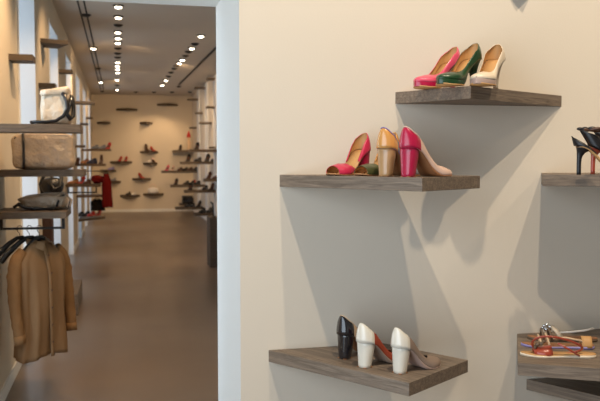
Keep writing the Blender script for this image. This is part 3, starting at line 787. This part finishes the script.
def cloth(name, cx, Y, ztop, wd, ln, mt, label, cat, taper=0.0, seed=1):
    rings = []
    for i in range(14):
        u = i / 13; row = []
        for j in range(28):
            a = 2 * PI * j / 28; k = 1 + .16 * math.sin(6 * a + 2 * u + seed) * u
            h = wd / 2 * (.55 + .45 * min(1, u * 5)) * (1 - taper * u)
            row.append((h * math.cos(a) * k + .03 * u * seed * .5, .06 * math.sin(a) * k, -ln * u))
        rings.append(row)
    e = empty(name, (cx, Y, ztop)); tag(e, label, cat)
    MB().loft(rings, True, True).build('body', mt, e, True)
    MB().tube([(-wd * .28, 0, -.01), (0, 0, .035), (wd * .28, 0, -.01)], .006, 6).build('hanger', M['metal'], e, True)
    return e
zt = z - TH - .0405
cloth('black_garment', on_y(97, 200, Y + .1).x, Y + .12, zt, .22, .20, M['darkcloth'], 'black garment hanging under a left wall shelf beside the red coat', 'garment')
RCX, RCZ = on_y(106, 175, Y - .25).x, on_y(105, 174, Y - .25).z
tag(MB().box(LX + .0005, RCX + .02, Y - .126, Y - .114, RCZ + .041, RCZ + .055).build('wall_arm', M['metal']), 'thin dark arm on the left wall from which the red coat hangs', 'hook arm')
cloth('red_coat', RCX, Y - .12, RCZ, .15, .58, M['redcloth'], 'red coat hanging from the end of the left wall shelves', 'coat', -.1, 1.2)
z, Y = small['e']
put(79.5, 214, Y + .2, z, 185, 'black shoe at the wall end of the lowest left shelf', 'black', 'flat')
put(86, 214, Y + .24, z, 185, 'second black shoe on the lowest left shelf, touching the red one', 'black', 'flat')
put(91.3, 214, Y + .2, z, 185, 'red shoe in the middle of the lowest left shelf', 'red', 'flat')
put(98, 214, Y + .3, z, 190, 'dark red shoe at the free end of the lowest left shelf', 'red', 'pump', .9)

# ------------------------------------------------------------------ far wall shelves
def back_shelf(x0, x1, y, label, skew=.5, pr=.30):
    a, b = on_y(x0, y, FY), on_y(x1, y, FY)
    zt = on_y((x0 + x1) / 2, y, FY - pr * .6).z
    nx = a.x + (b.x - a.x) * skew
    P = [(a.x, FY), (nx, FY - pr), (b.x, FY)]
    c = Vector((nx, FY - pr / 2))
    o = MB().prism([(p[0] - c.x, p[1] - c.y) for p in P], 0, .06).build('display_shelf', M['shelfd'], loc=(c.x, c.y, zt - .06))
    tag(o, label, 'shelf', SHELVES); return zt, nx
back_shelf(97, 110.5, 121.6, 'empty shelf at the upper left of the far wall')
back_shelf(116, 137.5, 108.2, 'widest empty shelf high on the far wall')
back_shelf(139.7, 152.5, 121.8, 'small empty shelf in the middle of the far wall')
back_shelf(157, 177.8, 103.4, 'empty shelf highest on the far wall, right of centre')
BS = {}
for key, a in dict(f5=(110, 132, 161.2, 'far wall shelf carrying a bright red shoe on the left'), f6=(140, 158, 151, 'far wall shelf with dark and red heels in the middle'),
                   f7=(143, 157.5, 162.6, 'far wall shelf with a pale pink shoe'), f8=(132, 151, 178.2, 'far wall shelf with a single red pump standing up'),
                   f9=(106, 121, 181, 'far wall shelf with a blue grey shoe'), f10=(120, 140, 195, 'low far wall shelf with a black and white shoe'),
                   f11=(143, 163.5, 193.6, 'low far wall shelf with the white bag'), f12=(100, 116, 169.8, 'far wall shelf half hidden by the red coat')).items():
    BS[key] = back_shelf(*a)
FS = 'shoes on the far wall'
def fput(key, px, yaw, label, m_up, kind='pump', s=1.0, **kw):
    z, nx = BS[key]; return put(px, z, FY - .13, z, yaw, label, m_up, kind, s, group=FS, **kw)
fput('f5', 117.5, 185, 'bright red heel on the far wall, left of its pair', 'red'); fput('f5', 123.5, 190, 'bright red heel on the far wall, right of its pair', 'red')
fput('f6', 145.8, 250, 'dark heel next to the red one on the far wall', 'brown', 'boot', .9); fput('f6', 152, 250, 'red heel in the middle of the far wall', 'red', 'pump')
fput('f7', 147.5, 180, 'white flat shoe on the far wall below the red heel', 'whitel', 'flat'); fput('f7', 153, 0, 'pale pink shoe on the far wall', 'nude')
fput('f8', 140, 250, 'single red pump on the centre shelf of the far wall', 'red', 'pump', 1.1)
fput('f9', 111, 180, 'blue grey shoe on the far wall behind the red coat', 'grey', 'flat')
fput('f12', 109, 180, 'lavender grey shoe on the far wall near the red coat', 'lilac', 'flat')
fput('f10', 126, 185, 'black flat on the low far shelf', 'black', 'flat'); fput('f10', 131.8, 180, 'white flat beside the black one on the low far shelf', 'whitel', 'flat')
z, nx = BS['f11']
e = empty('white_bag', (on_y(153, 190, FY - .15).x, FY - .14, z + .001)); tag(e, 'rounded white bag on the low shelf of the far wall', 'bag')
soft_box(MB(), .30, .16, .17, 8, 3, .03, 8).build('body', M['whitel'], e, True)
MB().tube([(-.09, 0, .15), (-.07, 0, .24), (0, 0, .27), (.07, 0, .24), (.09, 0, .15)], .010, 6).build('handle', M['nude'], e, True)


# ------------------------------------------------------------------ right wall shelves
def right_shelf(xl, xr, y, label, wi=.3, dy=0.0, mt='shelfd', Y=None, th=TH):
    Y0 = Y or min(21.6, on_x(xr, 159, RX).y)
    P = on_y(xl, y, Y0 + dy)
    ang = math.atan2(-dy, RX - P.x)
    shelf((P.x, Y0 + dy), ang, 1.6, wi, P.z, 'right', label, 1, mt, th)
    return P.z, Y0 + dy
for (xl, xr, y, lb) in ((207.5, 217, 77.5, 'empty shelf highest on the right wall, at the opening edge'), (195, 207, 86.6, 'second highest empty shelf on the right wall'),
                        (188, 200, 98.3, 'empty shelf near the far right corner below the ceiling'), (207, 216.5, 106, 'empty right wall shelf touching the opening edge at mid height'),
                        (196, 203, 112, 'shortest empty shelf on the right wall'), (200, 212, 122, 'empty right wall shelf above the red topped figure'),
                        (190, 197, 127, 'small empty shelf just above the red topped figure'), (210, 217, 146.6, 'empty shelf stub at the opening edge above the black shoes')):
    right_shelf(xl, xr, y, lb, .25)
RS = {}
for key, a in dict(g1=(173, 192, 150, 'right corner shelf carrying the red topped figure'), g2=(190, 219, 149.2, 'right wall shelf with one black heel near the figure'),
                   g3=(181, 214, 161.5, 'long right wall shelf with three black shoes'), g4=(162, 198, 170.8, 'long right wall shelf with pink shoes and dark flats'),
                   g5=(205, 219, 179, 'short right wall shelf with a brown shoe'), g6=(171, 206, 185, 'right wall shelf with a row of black flats'),
                   g7=(185, 217, 190.3, 'right wall shelf with black shoes in front of the opening edge'), g8=(176, 203, 207.4, 'low right wall shelf with the black box bag'),
                   g9=(195, 214, 213.4, 'lowest right wall shelf with two black shoes')).items():
    RS[key] = right_shelf(a[0], a[1], a[2], a[3], .36, th=.06)
GR = 'shoes on the right wall'
def rput(key, px, yaw, label, m_up, kind='flat', s=1.0, dY=.14):
    z, Y = RS[key]; return put(px, 160, Y + dY + .03, z, yaw, label, m_up, kind, s * 1.1, group=GR)
rput('g1', 180, 200, 'black heel left of the red topped figure', 'black', 'pump')
rput('g2', 197, 195, 'black heel right of the red topped figure', 'black', 'pump')
rput('g3', 188, 190, 'black heel at the left end of the long three shoe shelf', 'black', 'pump', 1.1); rput('g3', 198, 185, 'black flat in the middle of the long three shoe shelf', 'black'); rput('g3', 207, 190, 'black heel at the right end of the long three shoe shelf', 'black', 'pump', 1.15)
rput('g3', 213.5, 188, 'black shoe nearest the opening edge on the three shoe shelf', 'black', 'flat')
rput('g4', 166.5, 190, 'pink heel, left one on the long right wall shelf', 'pink', 'pump'); rput('g4', 172, 185, 'pale pink shoe beside the pink heel', 'nude', 'pump', .9)
for i, (px, c) in enumerate(((180, 'brown'), (185, 'black'), (190, 'brown'), (195, 'black'))): rput('g4', px, 185, ('brown flat nearest the pink shoes', 'black flat second from the pink shoes', 'brown flat third from the pink shoes', 'black flat at the wall end of the pink shoes shelf')[i], c)
rput('g5', 208.5, 190, 'brown shoe on the short right wall shelf', 'brown', 'pump'); rput('g5', 215, 186, 'dark brown flat against the opening edge', 'brown', 'flat', .85)
rput('g6', 175.5, 190, 'black heel at the free end of the black flats row', 'black', 'pump')
rput('g6', 193, 185, 'red shoe at the back of the black flats row', 'red', 'pump', .7, .33)
for i, px in enumerate((186, 191.5, 197)): rput('g6', px, 184, ('black flat, first after the heel in the row', 'black flat in the middle of the row', 'black flat last in the row')[i], 'black')
rput('g7', 190, 190, 'black heel at the free end of the shelf below the flats row', 'black', 'pump'); rput('g7', 205, 186, 'black flat on the shelf below the flats row', 'black'); rput('g7', 211, 186, 'brown flat by the opening edge below the flats row', 'brown', 'pump')
rput('g8', 187, 185, 'black flat left on the low right shelf', 'black'); rput('g8', 192, 185, 'black flat in the middle of the low right shelf', 'black'); rput('g8', 198, 185, 'black heel on the low right shelf near the wall', 'black', 'pump')
rput('g9', 202, 185, 'black flat, left one on the lowest right shelf', 'black', 'flat', 1.15); rput('g9', 209, 185, 'black flat, right one on the lowest right shelf', 'black', 'flat', 1.15)
# small black box bag with a pale emblem, on a small shelf of its own
z8, x8 = back_shelf(179, 193.3, 203.3, 'small far wall shelf under the black box bag', .6)
e = empty('box_bag', (on_y(187.3, 200, FY - .1).x, FY - .10, z8 + .001)); tag(e, 'small black box bag with a pale emblem at the far right corner', 'bag')
MB().box(-.15, .15, -.06, .06, 0, .21).build('body', M['black'], e, bevel=.008)
MB().box(-.152, .152, -.064, .064, .13, .214).build('flap', M['patblack'], e, bevel=.006)
MB().prism([(.022 * math.cos(a), .03 * math.sin(a)) for a in [2 * PI * i / 10 for i in range(10)]], 0, .004).build('emblem', M['gem'], e)
bpy.data.objects[e.children[-1].name].rotation_euler = (PI / 2, 0, 0); e.children[-1].location = (0, -.065, .10)
# slim figure with red top
z, Y = RS['g1']
P = on_y(188.8, 150, Y + .12)
e = empty('figurine', (P.x, Y + .12, z + .001)); tag(e, 'slim tan figure with a red cap on the corner shelf', 'figurine')
h = .52
def lathe(prof, seg=14):
    return MB().loft([[(1.15 * r * math.cos(2 * PI * j / seg), 1.15 * r * math.sin(2 * PI * j / seg), zz_) for j in range(seg)] for zz_, r in prof])
lathe([(0, .05), (.02, .05), (.04, .028), (.15, .032), (.22, .045), (.27, .022), (.30, .026), (.33, .04), (.36, .035)]).build('body', M['beige'], e, True)
lathe([(.36, .05), (.37, .055), (.42, .045), (.48, .025), (.54, .006)]).build('cap', M['red'], e, True)

# ------------------------------------------------------------------ ceiling spotlights
AIM = [(-.72, 1.2), (2.06, 1.2), (0.6, 0.2)]
def spot(px, y, lit, label, energy=0, aim=None, r=.046, zc=None):
    zc = zc or CZ
    P = on_z(px, y, zc)
    e = empty('ceiling_spotlight', (P.x, P.y, zc)); tag(e, label, 'spotlight', 'round ceiling spotlights of the hall')
    seg = 20
    ring = [(1.35, 0), (1.35, -.010), (1.1, -.012), (1.08, -.022), (.9, -.023), (.88, -.012), (.0, -.019)]
    MB().loft([[(r * k * math.cos(2 * PI * j / seg), r * k * math.sin(2 * PI * j / seg), zz_ - .0005) for j in range(seg)] for k, zz_ in ring[:-1]], True, False).build('housing', M['metal'], e, True)
    tilt = -.30 if lit else .25
    L_ = MB().loft([[(r * k * math.cos(2 * PI * j / seg), r * k * math.sin(2 * PI * j / seg), zz_) for j in range(seg)] for k, zz_ in ((.9, .0), (.86, -.012), (.5, -.02), (.05, -.022))], True, True).build('lens', M['lit' if lit else 'unlit'], e, True)
    L_.location = (0, 0, -.014); L_.rotation_euler = (tilt * .5, 0, 0)
    if energy:
        s_ = lamp('spot_beam', 'SPOT', (P.x, P.y, zc - .07), energy, WARM2, None, .02, 74, .55)
        t = Vector(aim) - Vector((P.x, P.y, zc - .09)); s_.rotation_euler = t.to_track_quat('-Z', 'Y').to_euler()
    return e
ORD = ['first', 'second', 'third', 'fourth', 'fifth', 'sixth', 'seventh', 'eighth', 'ninth', 'tenth', 'eleventh', 'twelfth', 'thirteenth', 'fourteenth']
E0 = 62
row = [(118.3, 5.2, 1), (118.3, 16, 1), (118.2, 24.7, 0), (118, 31, 1), (118, 37, 1), (117.8, 41.8, 1), (117.8, 47.8, 0), (117.8, 53, 0), (117.6, 57, 0), (117.6, 61.4, 1), (117.5, 65, 1), (117.6, 68.2, 1), (117.8, 71.8, 1), (117.2, 79, 1), (117.2, 84.8, 0), (117, 89.2, 1)]
en = {0: (-.72, 10.5, .9), 1: (1.9, 13.0, 0), 3: (-.72, 13, 1.0), 4: (-.72, 15, 1.6), 5: (2.06, 16, 1.2), 9: (-.72, 17, 1.3), 11: (2.06, 19, 1.3), 13: (-.3, 22, 1.5)}
for i, (px, y, l) in enumerate(row):
    spot(px, y, l, '%s ceiling spot, %s from the camera in the middle row' % ('lit' if l else 'dark', ORD[i] if i < 14 else ('fifteenth', 'sixteenth')[i - 14]), E0 if i in en else 0, en.get(i))
row = [(86, 14.5, 0), (93.4, 47.4, 1), (97.6, 68, 0), (100.7, 81.5, 1), (102.4, 91, 0)]
en = {1: (-.72, 12, 1.2), 3: (-.72, 18, 1.3)}
for i, (px, y, l) in enumerate(row):
    spot(px, y, l, '%s ceiling spot, %s from the camera along the left slot' % ('lit' if l else 'dark', ORD[i]), E0 if i in en else 0, en.get(i))
row = [(200.9, 35, 1), (194.9, 43.5, 0), (191.9, 47.3, 1), (188.3, 51.3, 0), (185.5, 55.3, 0), (182.3, 58.9, 1), (179.3, 62.3, 1), (176.5, 65.5, 0), (174.5, 68.3, 0), (171, 72, 0), (168.4, 76, 0), (166, 79.6, 1), (162.3, 84.6, 1)]
en = {0: (2.06, 11, 1.2), 2: (2.0, 14, .8), 5: (2.06, 17.5, 1.2), 6: (2.06, 19, 1.6), 11: (2.06, 20.5, 1.2), 9: (2.06, 18.5, 1.0)}
for i, (px, y, l) in enumerate(row):
    spot(px, y, l, '%s ceiling spot, %s from the camera in the right row' % ('lit' if l else 'dark', ORD[i]), E0 if i in en else 0, en.get(i))
for i, px in enumerate((135.8, 154, 172, 190)):
    spot(px, 91.8, 0, 'dark ceiling spot by the far wall, %s from the left in the cross row' % ORD[i], (0, 16, 42, 34)[i], ((0, 22, 1), (-.2, 22, 1.4), (.75, 22, 1.35), (1.1, 22, 1.1))[i])
# slots
p, q = on_z(82, 2, CZ), on_z(102, 90.5, CZ)
f = MB(); xm = (p.x + q.x) / 2
for dx in (-.035, .035): f.box(xm + dx - .010, xm + dx + .010, 7.5, 20.5, CZ - .006, CZ - .0005)
tag(f.build('ceiling_slot', M['slot']), 'pair of long thin black slots in the ceiling at the left', 'ceiling slot')
q = on_z(214.5, 49, CZ); p = on_z(178.9, 84.5, CZ)
xm = q.x
dirv = (p - q).normalized(); sdv = Vector((dirv.y, -dirv.x, 0)) * .02
f = MB(); a = q - dirv * 2.0
xx = [a - sdv, a + sdv, p + sdv, p - sdv]
f.prism([(v.x, v.y) for v in xx], CZ - .012, CZ - .0005)
tag(f.build('ceiling_track', M['slot']), 'dark straight lighting track on the ceiling at the right', 'track')
spot(178.9, 86.2, 0, 'dark ceiling spot at the far end of the right track')

# front room ceiling spots (the light that falls on the shelf wall)
for i, (loc, en_, colr, tgt, sp) in enumerate(KEYS + HIDDEN):
    lamp('key_spot', 'SPOT', loc, en_, colr, tgt, .028, sp, .7)
